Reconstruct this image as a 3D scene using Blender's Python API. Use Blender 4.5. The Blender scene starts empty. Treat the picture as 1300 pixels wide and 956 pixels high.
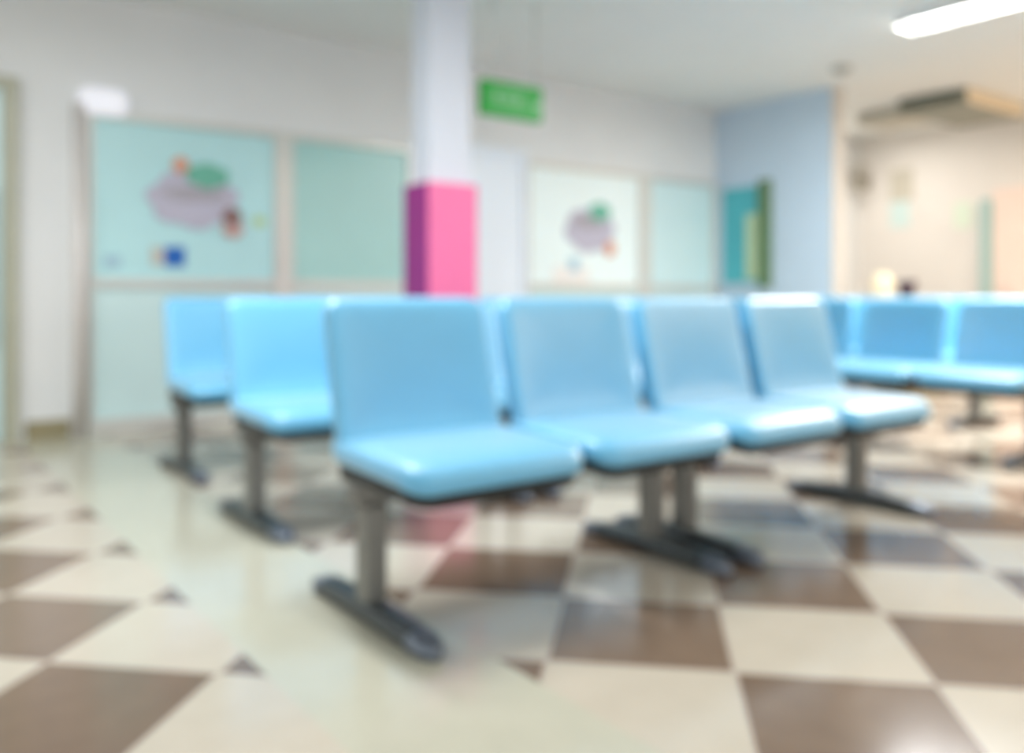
import bpy, bmesh, math, random
from mathutils import Vector, Matrix
C = bpy.context.scene.collection
S = bpy.context.scene
R = math.radians
random.seed(4)

# ---------------------------------------------------------------- camera
F_PX, W_PX, HZ = 1110.0, 1300.0, 378.0
cam = bpy.data.cameras.new('camera')
cam.sensor_width = 36.0
cam.lens = 36.0 * F_PX / W_PX
cam.shift_y = -(478.0 - HZ) / W_PX
cam.clip_start = 0.01
cam.dof.use_dof = True
cam.dof.focus_distance = 0.45
cam.dof.aperture_fstop = 3.3
cam_o = bpy.data.objects.new('camera', cam)
cam_o.location = (0, 0, 0.86)
cam_o.rotation_euler = (R(90), 0, R(-36.5))
C.objects.link(cam_o)
S.camera = cam_o

# ---------------------------------------------------------------- exposure, world, lights
S.view_settings.view_transform = 'Standard'
S.view_settings.look = 'None'
S.view_settings.gamma = 1
S.view_settings.use_curve_mapping = False
S.view_settings.exposure = 0.72

w = bpy.data.worlds.new('daylight')
S.world = w
w.use_nodes = True
w.node_tree.nodes['Background'].inputs[0].default_value = (0.93, 0.97, 1.0, 1)
w.node_tree.nodes['Background'].inputs[1].default_value = 0.82

def area(name, loc, rot, sx, sy, energy, col):
    l = bpy.data.lights.new(name, 'AREA')
    l.shape = 'RECTANGLE'; l.size = sx; l.size_y = sy
    l.energy = energy; l.color = col
    o = bpy.data.objects.new(name, l)
    o.location = loc; o.rotation_euler = rot
    C.objects.link(o)
    return o
COOL = (0.97, 0.99, 1.0); WARM = (1.0, 0.74, 0.5)
area('ceiling_area_light', (5.69, 2.6, 2.60), (0, 0, 0), 0.3, 1.3, 80, COOL)
area('ceiling_area_light', (5.69, -0.6, 2.60), (0, 0, 0), 0.3, 1.3, 44, (1, .78, .56))
area('ceiling_area_light', (2.0, 0.2, 2.60), (0, 0, 0), 0.3, 1.3, 5, COOL)
area('ceiling_area_light', (1.2, 2.75, 2.60), (0, 0, 0), 0.3, 1.3, 37, COOL)  # added light without a fixture, shapes bench shadows and brightens the back wall
area('ceiling_area_light', (-.8, 4.3, 2.60), (0, 0, 0), 0.3, 1.3, 16, COOL)  # added unseen light at the back left, brightens the back wall
area('ceiling_area_light', (-1.6, 2.4, 2.60), (0, 0, 0), 0.3, 1.3, 10, COOL)
area('corridor_lamp_light', (8.6, 4.9, 2.66), (0, 0, 0), 0.3, 1.2, 27, (1, .95, .90))
area('corridor_lamp_light', (8.7, 2.2, 2.66), (0, 0, 0), 0.3, 1.2, 40, (1, .80, .60))

# ---------------------------------------------------------------- materials
def mat(name, col, rough=0.5, metal=0.0, spec=0.5, coat=0.0, noise=0.0, nscale=6.0, emit=None, bump=0.0, bscale=200.0):
    m = bpy.data.materials.new(name); m.use_nodes = True
    nt = m.node_tree; b = nt.nodes['Principled BSDF']
    b.inputs['Roughness'].default_value = rough
    b.inputs['Metallic'].default_value = metal
    b.inputs['Specular IOR Level'].default_value = spec
    b.inputs['Coat Weight'].default_value = coat
    b.inputs['Coat Roughness'].default_value = 0.3
    b.inputs['Coat IOR'].default_value = 1.7
    tc = nt.nodes.new('ShaderNodeTexCoord')
    n = nt.nodes.new('ShaderNodeTexNoise'); n.inputs['Scale'].default_value = nscale
    n.inputs['Detail'].default_value = 3
    nt.links.new(tc.outputs['Object'], n.inputs['Vector'])
    r = nt.nodes.new('ShaderNodeValToRGB')
    k = noise
    r.color_ramp.elements[0].position = 0.3; r.color_ramp.elements[1].position = 0.7
    r.color_ramp.elements[0].color = tuple(max(0, c * (1 - k)) for c in col) + (1,)
    r.color_ramp.elements[1].color = tuple(min(1, c * (1 + k)) for c in col) + (1,)
    nt.links.new(n.outputs['Fac'], r.inputs['Fac'])
    nt.links.new(r.outputs['Color'], b.inputs['Base Color'])
    if bump:
        n2 = nt.nodes.new('ShaderNodeTexNoise'); n2.inputs['Scale'].default_value = bscale
        nt.links.new(tc.outputs['Object'], n2.inputs['Vector'])
        bp = nt.nodes.new('ShaderNodeBump'); bp.inputs['Strength'].default_value = bump
        bp.inputs['Distance'].default_value = 0.001
        nt.links.new(n2.outputs['Fac'], bp.inputs['Height'])
        nt.links.new(bp.outputs['Normal'], b.inputs['Normal'])
    if emit:
        b.inputs['Emission Color'].default_value = (*emit[0], 1)
        b.inputs['Emission Strength'].default_value = emit[1]
    return m

def srgb(r, g, b):
    def f(c):
        c /= 255.0
        return c / 12.92 if c <= 0.04045 else ((c + 0.055) / 1.055) ** 2.4
    return (f(r), f(g), f(b))

M = {}
M['wall'] = mat('wall_paint_white', srgb(232, 233, 232), 0.6, noise=.02, nscale=2)
M['post_cream'] = mat('post_paint_cream', srgb(212, 206, 198), 0.6, noise=.02)
M['wall_blue'] = mat('wall_pale_blue', srgb(202, 222, 238), 0.6, noise=.02, nscale=2)  # even pale blue base colour for side wall and window frame
M['wall_cream'] = mat('wall_paint_cream', srgb(236, 230, 222), 0.6, noise=.02, nscale=2)
M['ceiling'] = mat('ceiling_paint', srgb(240, 243, 241), 0.8, noise=.015, nscale=1.5)
M['frame'] = mat('aluminium_frame', srgb(214, 214, 208), 0.35, 0.25, noise=.02)
M['frame_gloss'] = mat('polished_frame', srgb(226, 220, 216), 0.24, 0.0, coat=.8, noise=.02)
M['olive'] = mat('olive_frame', srgb(178, 178, 158), 0.4, noise=.03)
M['skirting'] = mat('skirting_brown', srgb(150, 140, 108), 0.5, noise=.05)
M['pane_a'] = mat('frosted_glass_aqua', srgb(190, 232, 234), 0.32, noise=.03, nscale=2)
M['pane_b'] = mat('frosted_glass_sea_green', srgb(172, 216, 212), 0.32, noise=.03, nscale=2)
M['pane_c'] = mat('frosted_glass_pale', srgb(208, 234, 234), 0.32, noise=.03, nscale=2)
M['pane_d'] = mat('frosted_glass_backlit', srgb(236, 250, 250), 0.32, noise=.02, nscale=2)  # light coming through the glass is put into this whiter colour
M['pane_e'] = mat('frosted_glass_ice', srgb(212, 238, 240), 0.32, noise=.02, nscale=2)
M['pane_door'] = mat('door_backlit_blue_white', srgb(236, 245, 255), 0.35, noise=.01, nscale=2)  # brightness of light through the door painted as a blue white base
M['teal'] = mat('teal_blind', srgb(84, 186, 196), 0.5, noise=.04, nscale=5)
M['green_jamb'] = mat('dark_green_jamb', srgb(100, 130, 90), 0.5, noise=.05)
M['reflection_strip'] = mat('pale_yellow_reflection', srgb(205, 225, 190), 0.7, noise=.04, nscale=12)
M['teal_jamb'] = mat('pale_teal_jamb', srgb(170, 200, 194), 0.5, noise=.02)
M['pink_door'] = mat('pale_pink_door', srgb(250, 226, 212), 0.5, noise=.02)
M['column'] = mat('column_paint', srgb(226, 230, 240), 0.5, noise=.015, nscale=3)
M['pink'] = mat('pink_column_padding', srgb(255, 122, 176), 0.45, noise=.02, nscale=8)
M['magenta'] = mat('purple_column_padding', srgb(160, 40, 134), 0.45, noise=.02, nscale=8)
M['vinyl'] = mat('sky_blue_vinyl', srgb(92, 184, 226), 0.4, spec=.6, coat=1.0, noise=.02, nscale=10, bump=.15)
M['vinyl_edge'] = mat('sky_blue_piping', srgb(80, 172, 222), 0.4, noise=.02)
M['pan'] = mat('black_plastic_pan', srgb(22, 30, 32), 0.5, noise=.1)
M['steel'] = mat('grey_enamelled_steel', srgb(128, 128, 124), 0.32, 0.55, noise=.06, nscale=9)
M['steel_dark'] = mat('dark_steel_foot', srgb(76, 82, 84), 0.28, 0.5, noise=.06, nscale=9)
M['chrome'] = mat('chrome_cap', srgb(112, 120, 132), 0.3, 0.5, noise=.02)
M['green'] = mat('exit_sign_green', srgb(0, 140, 40), 0.4, noise=.02, emit=((0.0, 0.4, 0.03), .12))
M['sign_pale'] = mat('exit_sign_lettering', srgb(150, 200, 158), 0.4, noise=.01, emit=((.4, .7, .45), .08))
M['lamp_body'] = mat('lamp_white_enamel', srgb(236, 238, 236), 0.3, noise=.01)
M['lamp_glow'] = mat('lamp_diffuser', srgb(240, 240, 246), 0.4, noise=.01, emit=((.9, .9, 1), .18))
M['tube'] = mat('fluorescent_tube', srgb(255, 255, 255), 0.4, emit=((1, 1, .98), 9.0))
M['louvre'] = mat('lamp_louvre', srgb(245, 245, 242), 0.3, 0.2, noise=.01, emit=((1, 1, .97), 1.6))
M['grey_unit'] = mat('grey_green_unit', srgb(150, 150, 134), 0.5, noise=.04)
M['unit_dark'] = mat('unit_grille_dark', srgb(118, 122, 108), 0.5, noise=.04)
M['warm_lit_unit'] = mat('warm_lit_unit_side', srgb(236, 216, 184), 0.5, noise=.02)
M['lilac'] = mat('lilac_grey_board', srgb(192, 188, 204), 0.6, noise=.04, nscale=14)
M['mauve'] = mat('mauve_print', srgb(172, 166, 174), 0.6, noise=.05, nscale=20)
M['mint'] = mat('mint_green_print', srgb(112, 186, 162), 0.6, noise=.05, nscale=14)
M['orange'] = mat('orange_print', srgb(226, 160, 132), 0.6, noise=.04)
M['brown'] = mat('brown_print', srgb(140, 108, 104), 0.6, noise=.06)
M['peach'] = mat('peach_print', srgb(204, 166, 160), 0.6, noise=.04)
M['blue_print'] = mat('strong_blue_print', srgb(10, 98, 186), 0.5, noise=.03)
M['sand'] = mat('sand_print', srgb(198, 196, 186), 0.5, noise=.04)
M['paper'] = mat('white_paper', srgb(240, 236, 232), 0.6, noise=.01)
M['yellow'] = mat('pale_yellow_sticker', srgb(188, 214, 160), 0.6, noise=.02)
M['pale_blue'] = mat('pale_blue_notice', srgb(170, 202, 218), 0.6, noise=.02)
M['pale_teal'] = mat('pale_teal_notice', srgb(214, 234, 230), 0.6, noise=.02)
M['pale_green'] = mat('pale_green_notice', srgb(226, 238, 218), 0.6, noise=.02)
M['greige'] = mat('greige_notice', srgb(206, 200, 184), 0.6, noise=.03)
M['fan_grey'] = mat('fan_grey', srgb(150, 142, 126), 0.4, noise=.05)
M['jar'] = mat('cream_glaze', srgb(255, 240, 205), 0.3, noise=.02)
M['plum'] = mat('dark_plum_glaze', srgb(62, 44, 62), 0.35, noise=.05)
M['detector'] = mat('detector_grey', srgb(188, 186, 176), 0.5, noise=.02)

M['vinyl'].node_tree.nodes['Principled BSDF'].inputs['Coat Roughness'].default_value = 0.45
M['vinyl'].node_tree.nodes['Principled BSDF'].inputs['Sheen Weight'].default_value = 0.5
M['vinyl'].node_tree.nodes['Principled BSDF'].inputs['Sheen Roughness'].default_value = 0.4

def floor_mat():
    m = bpy.data.materials.new('glossy_checker_tile'); m.use_nodes = True
    nt = m.node_tree; N = nt.nodes; L = nt.links
    b = N['Principled BSDF']
    geo = N.new('ShaderNodeNewGeometry')
    sep = N.new('ShaderNodeSeparateXYZ'); L.new(geo.outputs['Position'], sep.inputs[0])
    def val(x):
        return x
    def mth(op, a, b2=None, c=None):
        n = N.new('ShaderNodeMath'); n.operation = op
        for i, v in enumerate((a, b2, c)):
            if v is None: continue
            if isinstance(v, (int, float)): n.inputs[i].default_value = v
            else: L.new(v, n.inputs[i])
        return n.outputs[0]
    def mixc(f, a, b2):
        n = N.new('ShaderNodeMix'); n.data_type = 'RGBA'
        if isinstance(f, (int, float)): n.inputs[0].default_value = f
        else: L.new(f, n.inputs[0])
        for i, v in ((6, a), (7, b2)):
            if isinstance(v, tuple): n.inputs[i].default_value = (*v, 1)
            else: L.new(v, n.inputs[i])
        return n.outputs[2]
    X, Y = sep.outputs[0], sep.outputs[1]
    q = math.sqrt(.5)
    u = mth('MULTIPLY', mth('ADD', X, Y), q)
    v = mth('MULTIPLY', mth('SUBTRACT', X, Y), q)
    def lattice(u0, su, v0, sv):
        a = mth('DIVIDE', mth('SUBTRACT', u, u0), su)
        c = mth('DIVIDE', mth('SUBTRACT', v, v0), sv)
        par = mth('FLOORED_MODULO', mth('ADD', mth('FLOOR', a), mth('FLOOR', c)), 2.0)
        fa = mth('FRACT', a); fc = mth('FRACT', c)
        da = mth('MINIMUM', fa, mth('SUBTRACT', 1.0, fa))
        dc = mth('MINIMUM', fc, mth('SUBTRACT', 1.0, fc))
        gr = mth('LESS_THAN', mth('MINIMUM', da, dc), 0.012)
        cell = mth('ADD', mth('MULTIPLY', mth('FLOOR', a), 12.9898), mth('MULTIPLY', mth('FLOOR', c), 78.233))
        rnd = mth('FRACT', mth('MULTIPLY', mth('SINE', cell), 43758.5))
        return par, gr, rnd
    pr, gr, rr = lattice(2.06, .445, .21, .435)
    pl, gl, rl = lattice(1.88, .41, -1.39, .43)
    right = mth('GREATER_THAN', X, 1.21)
    left = mth('LESS_THAN', X, 0.735)
    def sel(f, a, b2):
        return mth('ADD', mth('MULTIPLY', f, b2), mth('MULTIPLY', mth('SUBTRACT', 1.0, f), a))
    par = sel(right, mth('MULTIPLY', left, pl), pr)
    gfac = sel(right, mth('MULTIPLY', left, gl), gr)
    rnd = sel(right, rl, rr)
    noise = N.new('ShaderNodeTexNoise'); noise.inputs['Scale'].default_value = 9
    noise.inputs['Detail'].default_value = 6
    L.new(geo.outputs['Position'], noise.inputs['Vector'])
    cream = mixc(noise.outputs['Fac'], srgb(194, 184, 167), srgb(207, 198, 182))
    brown = mixc(noise.outputs['Fac'], srgb(108, 88, 72), srgb(132, 110, 90))
    band = mixc(noise.outputs['Fac'], srgb(190, 188, 170), srgb(202, 200, 182))
    isband = mth('MULTIPLY', mth('SUBTRACT', 1.0, right), mth('SUBTRACT', 1.0, left))
    base = mixc(isband, cream, band)
    col = mixc(par, base, brown)
    tint = mixc(mth('MULTIPLY', rnd, .12), col, srgb(170, 160, 150))
    col = mixc(mth('MULTIPLY', gfac, .6), tint, srgb(200, 188, 176))
    L.new(col, b.inputs['Base Color'])
    b.inputs['Roughness'].default_value = 0.16
    b.inputs['Specular IOR Level'].default_value = 0.55
    return m
M['floor'] = floor_mat()

# ---------------------------------------------------------------- helpers
def obj(name, bm, m, parent=None, smooth=False, loc=None):
    me = bpy.data.meshes.new(name); bm.to_mesh(me); bm.free()
    ms = m if isinstance(m, (list, tuple)) else [m]
    for x in ms: me.materials.append(x)
    if smooth:
        for p in me.polygons: p.use_smooth = True
    o = bpy.data.objects.new(name, me); C.objects.link(o)
    if loc: o.location = loc
    if parent: o.parent = parent
    return o
def tag(o, label, cat, group=None, kind=None):
    if label: o['label'] = label
    if cat: o['category'] = cat
    if group: o['group'] = group
    if kind: o['kind'] = kind
    return o
def thing(name, label, cat, loc=(0, 0, 0), rotz=0, group=None):
    o = bpy.data.objects.new(name, None); o.empty_display_size = .1
    C.objects.link(o); o.location = loc; o.rotation_euler = (0, 0, rotz)
    return tag(o, label, cat, group)
def struct(name, label=None, bm=None, m=None):
    o = obj(name, bm, m) if bm else bpy.data.objects.new(name, None)
    if not bm: C.objects.link(o)
    o['kind'] = 'structure'
    if label: o['label'] = label
    return o
def box(bm, x0, x1, y0, y1, z0, z1, bev=0.0, seg=2, mi=0):
    g = bmesh.ops.create_cube(bm, size=1)
    vs = g['verts']
    for v in vs:
        v.co = Vector(((x0 + x1) / 2 + v.co.x * (x1 - x0), (y0 + y1) / 2 + v.co.y * (y1 - y0), (z0 + z1) / 2 + v.co.z * (z1 - z0)))
    fs = {f for v in vs for f in v.link_faces}
    for f in fs: f.material_index = mi
    if bev:
        es = list({e for v in vs for e in v.link_edges})
        r = bmesh.ops.bevel(bm, geom=es, offset=bev, segments=seg, affect='EDGES', profile=.5)
        for f in r['faces']: f.material_index = mi
def bx(*a, **k):
    bm = bmesh.new(); box(bm, *a, **k); return bm
def rrect(w, h, r, n=7):
    pts = []
    for cx, cy, a0 in ((w/2-r, h/2-r, 0), (-w/2+r, h/2-r, 90), (-w/2+r, -h/2+r, 180), (w/2-r, -h/2+r, 270)):
        for i in range(n + 1):
            a = R(a0 + 90 * i / n)
            pts.append((cx + r * math.cos(a), cy + r * math.sin(a)))
    return pts
def loft(bm, rings, cap=True):
    vr = [[bm.verts.new(p) for p in ring] for ring in rings]
    for a, b in zip(vr, vr[1:]):
        n = len(a)
        for i in range(n):
            bm.faces.new((a[i], a[(i+1) % n], b[(i+1) % n], b[i]))
    if cap:
        bm.faces.new(list(reversed(vr[0]))); bm.faces.new(vr[-1])
    return vr
def pad(w, h, t, rc, re, warp, nseg=4):
    """cushion: rounded rectangle w x h in the local XY plane, thickness t in Z, then bent by warp(x,y,z)"""
    bm = bmesh.new(); rings = []
    prof = []
    for i in range(nseg + 1):
        a = R(-90 + 90 * i / nseg); prof.append((re * (1 - math.cos(a)), -t/2 + re + re * math.sin(a)))
    for i in range(nseg + 1):
        a = R(90 * i / nseg); prof.append((re * (1 - math.cos(a)), t/2 - re + re * math.sin(a)))
    inner = [0.85, 0.6, 0.3]
    def ring(inset, z, k=1.0):
        return [(x * k, y * k, z) for x, y in rrect(w - 2*inset, h - 2*inset, max(rc - inset, .01))]
    full = [ring(re, -t/2, k) for k in reversed(inner)] + [ring(i, z) for i, z in prof] + [ring(re, t/2, k) for k in inner]
    full = [[warp(*p) for p in r_] for r_ in full]
    loft(bm, full)
    bmesh.ops.recalc_face_normals(bm, faces=bm.faces[:])
    return bm
def cyl(bm, p0, p1, r, n=16, r2=None):
    p0, p1 = Vector(p0), Vector(p1); d = p1 - p0
    q = d.to_track_quat('Z', 'Y').to_matrix().to_4x4(); q.translation = (p0 + p1) / 2
    bmesh.ops.create_cone(bm, cap_ends=True, segments=n, radius1=r, radius2=r if r2 is None else r2, depth=d.length, matrix=q)
def lathe(prof, n=28):
    bm = bmesh.new()
    loft(bm, [[(r * math.cos(2*math.pi*i/n), r * math.sin(2*math.pi*i/n), z) for i in range(n)] for r, z in prof])
    bmesh.ops.recalc_face_normals(bm, faces=bm.faces[:])
    return bm
def blob(cx, cz, pts, y0, y1):
    """flat cut-out shape in the XZ plane given by (angle, radius-x, radius-z) lobes"""
    bm = bmesh.new()
    a = [bm.verts.new((cx + x, y0, cz + z)) for x, z in pts]
    b = [bm.verts.new((cx + x, y1, cz + z)) for x, z in pts]
    n = len(pts)
    bm.faces.new(a); bm.faces.new(list(reversed(b)))
    for i in range(n): bm.faces.new((a[i], b[i], b[(i+1) % n], a[(i+1) % n]))
    bmesh.ops.recalc_face_normals(bm, faces=bm.faces[:])
    return bm
def cloud(rx, rz, lobes, amp, n=72, ph=0.0):
    return [((rx * (1 + amp * abs(math.sin(lobes * t / 2 + ph)))) * math.cos(t), (rz * (1 + amp * abs(math.sin(lobes * t / 2 + ph)))) * math.sin(t))
            for t in (2 * math.pi * i / n for i in range(n))]

# ---------------------------------------------------------------- room shell
CH = 2.76; YB = 5.968; XR = 9.607; XC = 7.009
struct('floor', None, bx(-6, XR + .2, -5, YB + .2, -.1, 0), M['floor'])
struct('ceiling', None, bx(-6, XR + .2, -5, YB + .2, CH, CH + .1), M['ceiling'])
struct('wall_back', None, bx(-6, XR + .2, YB, YB + .15, 0, CH), M['wall'])
struct('wall_side', 'pale blue wall with the teal window, beside the corridor', bx(XC, XC + .17, 4.631, YB, 0, CH), M['wall_blue'])
struct('trim_1', 'cream end post of the pale blue wall', bx(XC + .002, XC + .17, 4.60, 4.6308, 0, CH, bev=.004), M['post_cream'])
struct('wall_right', None, bx(XR, XR + .2, -5, YB, 0, CH), M['wall_cream'])
struct('baseboard_back', 'olive brown baseboard at the left of the glass partition', bx(.775, 1.015, YB - .02, YB, 0, .115, bev=.004), M['skirting'])
struct('baseboard_right', None, bx(XR - .02, XR, -5, 3.2, 0, .1, bev=.004), M['skirting'])
struct('baseboard_side', None, bx(XC - .015, XC, 4.631, YB - .04, 0, .1, bev=.004), M['skirting'])

# left door
d = struct('door_1', 'grey green door with an olive frame at the far left edge')
bm = bmesh.new()
box(bm, .655, .735, YB - .05, YB, 0, 2.10, bev=.006)
box(bm, -.335, -.255, YB - .05, YB, 0, 2.10, bev=.006)
box(bm, -.335, .735, YB - .05, YB, 2.10, 2.17, bev=.006)
obj('door_frame', bm, M['olive'], d)
obj('door_leaf', bx(-.25, .65, YB - .03, YB, .01, 2.095, bev=.004), M['pane_c'], d)
bm = bmesh.new(); cyl(bm, (.58, YB - .07, .6), (.58, YB - .07, 1.5), .02); 
for z in (.65, 1.45): cyl(bm, (.58, YB - .07, z), (.58, YB - .03, z), .01)
obj('door_handle', bm, M['frame_gloss'], d, True)

# rounded metal posts which catch the light
def post(x0, x1, name='trim_2', label=None):
    bm = bmesh.new(); n = 14; cx = (x0 + x1) / 2; hw = (x1 - x0) / 2; dep = .075
    sec = [(cx + hw * math.cos(math.pi * i / n), YB - .01 - dep * math.sin(math.pi * i / n)) for i in range(n + 1)]
    sec = [(x1, YB)] + sec + [(x0, YB)]
    loft(bm, [[(x, y, 0) for x, y in sec], [(x, y, 2.06) for x, y in sec]])
    bmesh.ops.recalc_face_normals(bm, faces=bm.faces[:])
    o = struct(name, label, bm, M['frame_gloss'])
    for p in o.data.polygons: p.use_smooth = len(p.vertices) == 4
    return o
post(1.028, 1.112, 'trim_2', 'rounded light metal post at the left end of the glass partition')

# glass partition, bay by bay
def bay(name, x0, x1, label, upper, lower, top=2.0, rail=(.925, .985), full=False, post_r=.085):
    d = struct(name, label)
    y1 = YB; y0 = YB - .055
    bm = bmesh.new()
    box(bm, x0, x0 + .03, y0, y1, 0, top + .03, bev=.003)
    box(bm, x1, x1 + post_r, y0, y1, 0, top + .03, bev=.003)
    box(bm, x0 + .0305, x1 - .0005, y0, y1, top - .015, top + .03, bev=.003)
    box(bm, x0 + .0305, x1 - .0005, y0, y1, 0, .10, bev=.003)
    if not full: box(bm, x0 + .0305, x1 - .0005, y0, y1, rail[0], rail[1], bev=.003)
    obj('window_frame', bm, M['frame'], d)
    if full:
        obj('window_pane', bx(x0 + .031, x1 - .001, YB - .03, YB - .012, .101, top - .016), upper, d)
    else:
        obj('window_pane', bx(x0 + .031, x1 - .001, YB - .03, YB - .012, rail[1] + .001, top - .016), upper, d)
        obj('window_pane', bx(x0 + .031, x1 - .001, YB - .03, YB - .012, .101, rail[0] - .001), lower, d)
    return d
bay('window_1', 1.113, 2.31, 'aqua frosted partition window carrying the big cloud board', M['pane_a'], M['pane_c'], post_r=.11)
bay('window_2', 2.421, 3.38, 'plain sea green partition window left of the pillar', M['pane_b'], M['pane_c'], post_r=.06)
bay('window_3', 4.545, 5.88, 'near white partition window carrying the smaller cloud board', M['pane_d'], M['pane_c'], post_r=.12)
bay('window_4', 6.001, 6.93, 'ice blue partition window beside the room corner', M['pane_e'], M['pane_c'], post_r=.05)
d = struct('door_2', 'blue white door right behind the pillar')
bm = bmesh.new()
box(bm, 3.60, 3.66, YB - .055, YB, 0, 2.11, bev=.003)
box(bm, 4.50, 4.544, YB - .055, YB, 0, 2.11, bev=.003)
box(bm, 3.6605, 4.4995, YB - .055, YB, 2.06, 2.11, bev=.003)
obj('door_frame', bm, M['pane_door'], d)
obj('door_leaf', bx(3.662, 4.498, YB - .035, YB - .005, .01, 2.058, bev=.003), M['pane_door'], d)
bm = bmesh.new(); cyl(bm, (3.74, YB - .08, .98), (3.85, YB - .08, .98), .011); cyl(bm, (3.74, YB - .08, .98), (3.74, YB - .035, .98), .011)
obj('door_handle', bm, M['frame_gloss'], d, True)

# teal window in the pale blue wall (plane x = XC)
d = struct('window_5', 'teal window with a dark green jamb in the pale blue wall')
bm = bmesh.new()
box(bm, XC - .03, XC, 5.86, 5.91, .96, 2.01, bev=.003)
box(bm, XC - .03, XC, 5.41, 5.8595, 1.955, 2.01, bev=.003)
box(bm, XC - .03, XC, 5.41, 5.8595, .96, 1.0, bev=.003)
obj('window_frame', bm, M['wall_blue'], d)
obj('window_jamb', bx(XC - .05, XC, 5.27, 5.40, .96, 2.0, bev=.004), M['green_jamb'], d)
obj('window_pane', bx(XC - .012, XC, 5.41, 5.86, 1.0, 1.955), M['teal'], d)
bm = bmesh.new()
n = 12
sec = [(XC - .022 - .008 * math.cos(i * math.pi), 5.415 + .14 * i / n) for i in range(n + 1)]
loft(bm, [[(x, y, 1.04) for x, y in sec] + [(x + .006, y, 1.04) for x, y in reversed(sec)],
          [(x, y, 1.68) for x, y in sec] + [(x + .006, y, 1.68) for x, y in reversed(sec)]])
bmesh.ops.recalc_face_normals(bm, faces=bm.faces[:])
obj('reflection_strip', bm, M['reflection_strip'], d)  # strip modelled in place of a pale reflection on the teal pane

# corridor door on the right wall
d = struct('door_3', 'pale pink corridor door with a pale teal jamb at the right edge')
obj('door_frame', bx(XR - .06, XR, 4.405, 4.52, 0, 1.90, bev=.006), M['teal_jamb'], d)
obj('door_leaf', bx(XR - .04, XR, 3.3, 4.40, .01, 2.0, bev=.006), M['pink_door'], d)
bm = bmesh.new(); cyl(bm, (XR - .09, 4.30, .95), (XR - .09, 4.18, .95), .011); cyl(bm, (XR - .09, 4.30, .95), (XR - .04, 4.30, .95), .011)
obj('door_handle', bm, M['frame_gloss'], d, True)

# ---------------------------------------------------------------- pillar
p = thing('pillar', 'white square pillar with pink and purple padding round its middle', 'pillar', (2.80, 4.46, 0))
obj('shaft', bx(-.154, .132, -.073, .13, 0, CH, bev=.004), M['column'], p)
bm = bmesh.new(); box(bm, -.187, .157, -.115, .172, .25, 1.535, bev=.006)
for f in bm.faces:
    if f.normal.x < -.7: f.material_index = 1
obj('padding', bm, [M['pink'], M['magenta']], p)

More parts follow.
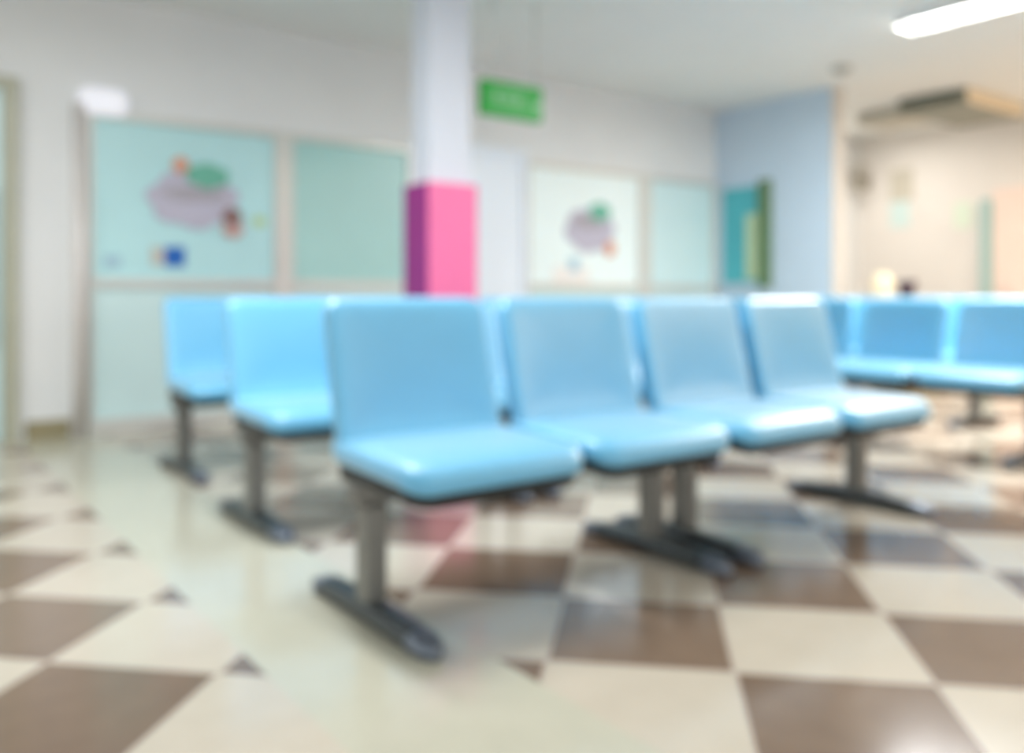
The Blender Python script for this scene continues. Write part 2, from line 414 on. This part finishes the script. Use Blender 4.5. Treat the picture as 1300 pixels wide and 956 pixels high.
# ---------------------------------------------------------------- bench
def make_bench():
    t = thing('waiting_bench', '', 'bench')
    PIT = .6075; hw = PIT / 2
    # beam under the seats
    bm = bmesh.new(); box(bm, -.585, .585, -.03, .03, .315, .365, bev=.006)
    obj('beam', bm, M['steel'], t)
    for sx in (-1, 1):
        bm = bmesh.new()
        box(bm, sx*.527 - .032, sx*.527 + .032, -.036, .036, .045, .316, bev=.008)
        box(bm, sx*.527 - .05, sx*.527 + .05, -.10, .10, .3655, .375, bev=.002)
        leg = obj('leg', bm, M['steel'], t)
        # foot: long bar, tapered and rounded at the ends, raised on two pads
        bm = bmesh.new(); rings = []
        N = 22
        for i in range(N + 1):
            s = -1 + 2 * i / N
            k = math.sqrt(max(0.0, 1 - abs(s) ** 9)) * .97 + .03
            hz = (  .058 - .020 * abs(s) ** 1.6) * (0.45 + .55 * k)
            wz = .043 * k
            ring = []
            for j in range(12):
                a = 2 * math.pi * j / 12
                cx, cz = math.cos(a), math.sin(a)
                ring.append((sx*.527 + wz * math.copysign(abs(cx) ** .6, cx), s * .335, .004 + hz/2 + hz/2 * math.copysign(abs(cz) ** .6, cz)))
            rings.append(ring)
        loft(bm, rings); bmesh.ops.recalc_face_normals(bm, faces=bm.faces[:])
        obj('foot', bm, M['steel_dark'], leg, True)
        for e in (-1, 1):
            bm = bmesh.new(); rings = []
            for i in range(9):
                s = .74 + .26 * i / 8
                k = math.sqrt(max(0.0, 1 - s ** 9)) * .97 + .03
                hz = (  .058 - .020 * s ** 1.6) * (0.45 + .55 * k) + .005
                wz = .0455 * k
                rings.append([(sx*.527 + wz * math.copysign(abs(math.cos(2*math.pi*j/12)) ** .6, math.cos(2*math.pi*j/12)), e * s * .338,
                               .001 + hz/2 + hz/2 * math.copysign(abs(math.sin(2*math.pi*j/12)) ** .6, math.sin(2*math.pi*j/12))) for j in range(12)])
            loft(bm, rings); bmesh.ops.recalc_face_normals(bm, faces=bm.faces[:])
            c = obj('foot_cap', bm, M['chrome'], leg, True); c['label'] = 'bluish grey metal cap on the end of the foot'
    for sx in (-1, 1):
        cx = sx * hw
        # seat cushion : local x across, y depth; front is -y with a waterfall edge
        def ws(x, y, z, cx=cx):
            yy = y - .075
            drop = -.030 * max(0, (-y - .12) / .12) ** 2 - .012 * (abs(x) / .28) ** 4
            rise = .045 * max(0, (y - .13) / .115) ** 2
            dish = -.008 * math.cos(min(1, abs(x) / .28) * math.pi / 2)
            return (cx + x, yy, .443 + z + drop + rise + (dish if z > 0 else 0))
        s = obj('seat', pad(.568, .49, .066, .075, .028, ws), M['vinyl'], t, True)
        def wp(x, y, z, cx=cx):
            yy = y - .075
            return (cx + x, yy, .388 + z - .024 * max(0, (-y - .12) / .12) ** 2 + .03 * max(0, (y - .13) / .115) ** 2)
        o = obj('seat_pan', pad(.54, .45, .044, .07, .010, wp), M['pan'], s, True)
        o['label'] = 'black pan under the seat cushion'
        # back cushion: local x across, y up, z towards the front
        def wb(x, y, z, cx=cx):
            hgt = (y + .215) / .43
            lean = .135 + .07 * hgt + .03 * max(0, hgt) ** 4
            wing = -.022 * (abs(x) / .27) ** 2.2
            if hgt < .2: lean -= .035 * ((.2 - hgt) / .2) ** 2
            return (cx + x * (1 - .02 * hgt), lean - z + wing, .445 + .417 * hgt - (.03 * z if z > 0 else 0))
        b = obj('backrest', pad(.545, .43, .058, .045, .024, wb), M['vinyl'], t, True)
        def wq(x, y, z, cx=cx):
            hgt = (y + .215) / .43
            lean = .135 + .07 * hgt + .03 * max(0, hgt) ** 4 + .034
            wing = -.022 * (abs(x) / .27) ** 2.2
            return (cx + x * .96, lean - z + wing, .44 + .40 * hgt)
        o = obj('back_shell', pad(.535, .42, .014, .045, .005, wq), M['vinyl_edge'], b, True)
        o['label'] = 'darker blue shell behind the back cushion'
        for dx in (-.14, .14):
            bm = bmesh.new()
            sec = [(-.02, .352), (.188, .352), (.188, .56), (.174, .56), (.174, .368), (-.02, .368)]
            loft(bm, [[(cx + dx - .018, y, z) for y, z in sec], [(cx + dx + .018, y, z) for y, z in sec]])
            bmesh.ops.recalc_face_normals(bm, faces=bm.faces[:])
            obj('back_bracket', bm, M['pan'], t)
    return t
def copy_tree(o, parent=None):
    c = o.copy(); C.objects.link(c)
    c.parent = parent
    for ch in list(o.children):
        copy_tree(ch, c)
    return c
proto = make_bench()
BENCHES = [
    ((1.612, 2.097), 0, 'sky blue two-seat waiting bench in the front row, left half nearest the viewer', 'front row of blue benches'),
    ((2.828, 2.097), 0, 'sky blue two-seat waiting bench in the front row, right half ending at the wide aisle', 'front row of blue benches'),
    ((1.712, 3.239), 0, 'blue two-seat bench in the second row, left half, end seat clear of the front row', 'second row of blue benches'),
    ((2.928, 3.239), 0, 'blue two-seat bench in the second row, mostly hidden behind the front row right half', 'second row of blue benches'),
    ((1.790, 4.427), 0, 'sky blue two-seat waiting bench farthest back on the left, just before the pillar', None),
    ((4.98, 2.60), -90, 'sky blue two-seat waiting bench at the right, set crosswise, cut by the right edge', 'crosswise blue benches on the right'),
    ((6.10, 3.45), -90, 'sky blue bench behind the crosswise ones, glimpsed only through the gaps between their backs', None),
    ((4.98, 3.815), -90, 'sky blue two-seat waiting bench set crosswise, partly hidden behind the end of the front row', 'crosswise blue benches on the right'),
]
for i, ((x, y), rz, lab, grp) in enumerate(BENCHES):
    o = proto if i == 0 else copy_tree(proto)
    o.location = (x, y, 0); o.rotation_euler = (0, 0, R(rz)); o['label'] = lab
    if grp: o['group'] = grp

# ---------------------------------------------------------------- ceiling things
def louvre_lamp(x, y0, y1, label):
    t = thing('ceiling_light', label, 'ceiling light', (x, (y0 + y1) / 2, CH))
    L = (y1 - y0) / 2
    bm = bmesh.new()
    box(bm, -.12, .12, -L, L, -.025, 0, bev=.004)
    box(bm, -.12, -.11, -L, L, -.075, -.0255, bev=.002); box(bm, .11, .12, -L, L, -.075, -.0255, bev=.002)
    obj('housing', bm, M['lamp_body'], t)
    for dx in (-.055, .055):
        bm = bmesh.new(); cyl(bm, (dx, -L + .03, -.045), (dx, L - .03, -.045), .014, 14)
        obj('tube', bm, M['tube'], t, True)
    bm = bmesh.new(); n = int(2 * L / .075)
    for i in range(n + 1):
        yy = -L + .004 + (2 * L - .008) * i / n
        box(bm, -.1095, .1095, yy - .002, yy + .002, -.078, -.061)
    obj('louvre', bm, M['louvre'], t)
louvre_lamp(5.69, 1.95, 3.20, 'bright white louvred fluorescent ceiling light at the upper right')
obj_ = obj('smoke_detector', lathe([(.001, -.05), (.04, -.05), (.05, -.035), (.075, -.03), (.085, -.005), (.085, 0), (.001, 0)]), M['detector'], None, True, loc=(6.48, 4.187, CH))
tag(obj_, 'small grey round smoke detector on the ceiling near the wall end', 'smoke detector')

t = thing('exit_sign', 'green hanging exit sign on two rods right of the pillar', 'sign', (3.33, 4.50, 0))
SX0, SX1, SZ0, SZ1 = -.245, .225, 2.005, 2.225
obj('sign_box', bx(SX0, SX1, -.03, .03, SZ0, SZ1, bev=.006), M['green'], t)
bm = bmesh.new()
xx = SX0 + .055
for k, ww in enumerate((.024, .03, .02, .034, .024, .03, .026)):       # row of small pale characters, unreadable in the photo
    box(bm, xx, xx + ww * .35, -.034, -.03, 2.10, 2.145); box(bm, xx, xx + ww, -.034, -.03, 2.1455, 2.157); 
    if k % 2: box(bm, xx + ww * .65, xx + ww, -.034, -.03, 2.10, 2.145)
    xx += ww + .012
box(bm, SX0 + .055, SX1 - .12, -.034, -.03, 2.066, 2.074)
obj('lettering', bm, M['sign_pale'], t)
bm = bmesh.new()
# pale arrow / figure patch at the right end
pts = [(.145, 2.09), (.195, 2.09), (.195, 2.065), (.228, 2.10), (.195, 2.135), (.195, 2.11), (.145, 2.11)]
vs = [bm.verts.new((x, -.0345, z)) for x, z in pts]; vb = [bm.verts.new((x, -.030, z)) for x, z in pts]
bm.faces.new(vs); bm.faces.new(list(reversed(vb)))
for i in range(len(pts)): bm.faces.new((vs[i], vb[i], vb[(i+1) % len(pts)], vs[(i+1) % len(pts)]))
bmesh.ops.recalc_face_normals(bm, faces=bm.faces[:])
obj('arrow', bm, M['sign_pale'], t)
for dx in (-.16, .19):
    bm = bmesh.new(); cyl(bm, (dx, 0, SZ1 - .002), (dx, 0, CH), .006, 10); cyl(bm, (dx, 0, CH - .012), (dx, 0, CH), .022, 14)
    obj('hanging_rod', bm, M['frame'], t, True)

t = thing('air_conditioner', 'grey ceiling air conditioner with a duct, hanging over the corridor', 'air conditioner', (7.976, 3.889, CH))
bm = bmesh.new(); box(bm, 0, 1.15, 0, .66, -.14, 0, bev=.015)
for f in bm.faces:
    if f.normal.y < -.5: f.material_index = 1  # this side is coloured beige to carry the warm light on it
obj('body', bm, [M['grey_unit'], M['warm_lit_unit']], t)
bm = bmesh.new()
for k in range(4): box(bm, -.012, -.0005, .06, .60, -.125 + k * .028, -.109 + k * .028, bev=.002)
obj('grille', bm, M['unit_dark'], t)
bm = bmesh.new(); box(bm, .25, .75, .661, 1.25, -.13, -.01, bev=.02)
obj('duct', bm, M['greige'], t)

# ---------------------------------------------------------------- things on the back wall
t = thing('wall_light', 'white oblong wall light above the left end of the glass partition', 'wall light', (1.20, YB, 2.085))
def wl(x, y, z): return (x, -.045 - z, y)
obj('diffuser', pad(.29, .17, .06, .07, .025, wl), M['lamp_glow'], t, True)
obj('back_plate', bx(-.10, .10, -.02, 0, -.045, .045, bev=.004), M['lamp_body'], t)

def flat_thing(name, label, cat, x, z):
    return thing(name, label, cat, (x, YB - .031, z))
# large cloud board : centre pixel ~ (238,248)
t = flat_thing('cloud_board', 'large lilac cloud-shaped board on the aqua window left of the pillar', 'wall board', 1.76, 1.51)
obj('cloud', blob(0, 0, cloud(.27, .17, 7, .16, ph=.4), -.012, 0), M['lilac'], t)
obj('title_strip', blob(.0, .035, cloud(.20, .045, 5, .1), -.014, -.0122), M['mauve'], t)
obj('green_bubble', blob(.085, .165, cloud(.135, .075, 6, .12), -.018, -.0122), M['mint'], t)
obj('orange_disc', blob(-.09, .225, cloud(.05, .05, 6, .05), -.018, -.0122), M['orange'], t)
obj('brown_disc', blob(.25, -.10, cloud(.065, .06, 5, .06), -.020, -.0122), M['brown'], t)
obj('peach_disc', blob(.255, -.185, cloud(.07, .055, 6, .06), -.019, -.0122), M['peach'], t)
t = flat_thing('notice_card', 'strong blue card with a sand-coloured left part below the large cloud board', 'notice', 1.585, 1.13)
obj('card', bx(-.015, .115, -.008, 0, -.065, .065, bev=.002), M['blue_print'], t)
obj('sand_panel', bx(-.10, -.0155, -.008, 0, -.06, .06, bev=.002), M['sand'], t)
o = obj('sticker', blob(0, 0, cloud(.045, .035, 5, .1), -.005, 0), M['yellow'], None, loc=(2.205, YB - .031, 1.39)); tag(o, 'small pale yellow sticker right of the large cloud board', 'sticker')
o = obj('small_notice', bx(-.05, .05, -.006, 0, -.035, .035, bev=.002), M['pale_blue'], None, loc=(1.255, YB - .031, 1.09)); tag(o, 'small pale blue notice low at the left of the aqua window', 'notice')
# smaller cloud board : centre pixel ~ (745,288)
t = flat_thing('cloud_board', 'smaller mauve cloud-shaped board on the near white window right of the pillar', 'wall board', 5.27, 1.47)
obj('cloud', blob(0, 0, cloud(.27, .185, 6, .12, ph=.9), -.012, 0), M['lilac'], t)
obj('title_strip', blob(-.03, .07, cloud(.18, .06, 5, .1), -.014, -.0122), M['mauve'], t)
obj('green_bubble', blob(.11, .17, cloud(.12, .075, 6, .12), -.018, -.0122), M['mint'], t)
obj('orange_disc', blob(.235, -.16, cloud(.06, .07, 6, .05), -.018, -.0122), M['orange'], t)
t = flat_thing('notice_card', 'small blue and pink card below the smaller cloud board', 'notice', 5.03, 1.155)
obj('card', bx(-.01, .10, -.008, 0, -.06, .06, bev=.002), M['pale_blue'], t)
o = obj('paper_sheet', bx(-.21, .21, -.006, 0, -.075, .075, bev=.002), M['paper'], None, loc=(5.05, YB - .031, 1.015 + .05)); tag(o, 'white paper sheet at the foot of the near white window', 'notice')
t['label'] = 'small pale blue card between the smaller cloud board and the white paper sheet'

# ---------------------------------------------------------------- corridor things on the right wall (plane x = XR)
t = thing('wall_fan', 'small grey wall fan high on the cream corridor wall', 'fan', (XR, 5.87, 2.27))
bm = bmesh.new(); box(bm, -.02, 0, -.05, .05, -.12, .02, bev=.004); cyl(bm, (-.02, 0, -.06), (-.13, 0, 0), .018, 12)
obj('bracket', bm, M['fan_grey'], t)
bm = bmesh.new(); cyl(bm, (-.10, 0, 0), (-.20, 0, 0), .065, 20, .05)
obj('motor', bm, M['fan_grey'], t, True)
bm = bmesh.new()
for k in range(3):
    a0 = 2 * math.pi * k / 3
    v = []
    for (rr_, da, dx) in ((.03, -.3, 0), (.15, -.35, .012), (.165, 0, 0), (.15, .45, -.012), (.03, .4, 0)):
        v.append(bm.verts.new((-.235 + dx, rr_ * math.cos(a0 + da), rr_ * math.sin(a0 + da))))
    bm.faces.new(v)
bmesh.ops.solidify(bm, geom=bm.faces[:], thickness=.003)
obj('blades', bm, M['greige'], t)
bm = bmesh.new()
for k in range(24):
    a = 2 * math.pi * k / 24; c_, s_ = math.cos(a), math.sin(a)
    pts = [(-.205, .05), (-.205, .19), (-.235, .20), (-.27, .16), (-.28, .03)]
    for (xa, ra), (xb, rb) in zip(pts, pts[1:]): cyl(bm, (xa, ra * c_, ra * s_), (xb, rb * c_, rb * s_), .002, 5)
for xq, rq in ((-.235, .20), (-.28, .03), (-.255, .18)):
    for k in range(32):
        a, b_ = 2 * math.pi * k / 32, 2 * math.pi * (k + 1) / 32
        cyl(bm, (xq, rq * math.cos(a), rq * math.sin(a)), (xq, rq * math.cos(b_), rq * math.sin(b_)), .003, 5)
obj('cage', bm, M['fan_grey'], t)
def rsign(y, z, wy, wz, m, label):
    o = obj('wall_notice', bx(-.008, 0, -wy/2, wy/2, -wz/2, wz/2, bev=.002), m, None, loc=(XR, y, z)); tag(o, label, 'notice')
rsign(5.43, 2.16, .28, .36, M['greige'], 'greige notice beside the wall fan')
rsign(5.45, 1.82, .24, .30, M['pale_teal'], 'pale teal notice below the greige one')
rsign(4.73, 1.76, .20, .28, M['pale_green'], 'pale green notice left of the teal door jamb')

t = thing('side_cabinet', 'low cream cabinet behind the benches at the corridor mouth', 'cabinet', (7.62, 4.25, 0))
obj('body', bx(-.36, .36, -.20, .20, .06, .84, bev=.006), M['wall_cream'], t)
obj('cabinet_top', bx(-.38, .38, -.22, .22, .8405, .865, bev=.006), M['wall_cream'], t)
obj('plinth', bx(-.33, .33, -.18, .18, 0, .0595), M['skirting'], t)
for k, sx in enumerate((-1, 1)):
    dr = obj('door', bx(min(sx*.005, sx*.35), max(sx*.005, sx*.35), -.218, -.2005, .075, .825, bev=.003), M['wall_cream'], t)
    obj('handle', bx(sx*.04 - .006, sx*.04 + .006, -.235, -.2185, .40, .55, bev=.003), M['steel'], dr)
o = obj('jar', lathe([(.001, 0), (.05, 0), (.088, .05), (.098, .11), (.085, .17), (.05, .205), (.048, .222), (.001, .222)]), M['jar'], None, True, loc=(7.365, 4.35, .865))
tag(o, 'round cream jar on the low cabinet behind the benches', 'jar')
o = obj('pot', lathe([(.001, 0), (.05, 0), (.07, .05), (.085, .12), (.082, .15), (.07, .15), (.06, .06), (.001, .05)]), M['plum'], None, True, loc=(7.66, 4.28, .865))
tag(o, 'small dark plum pot on the low cabinet behind the benches', 'pot')
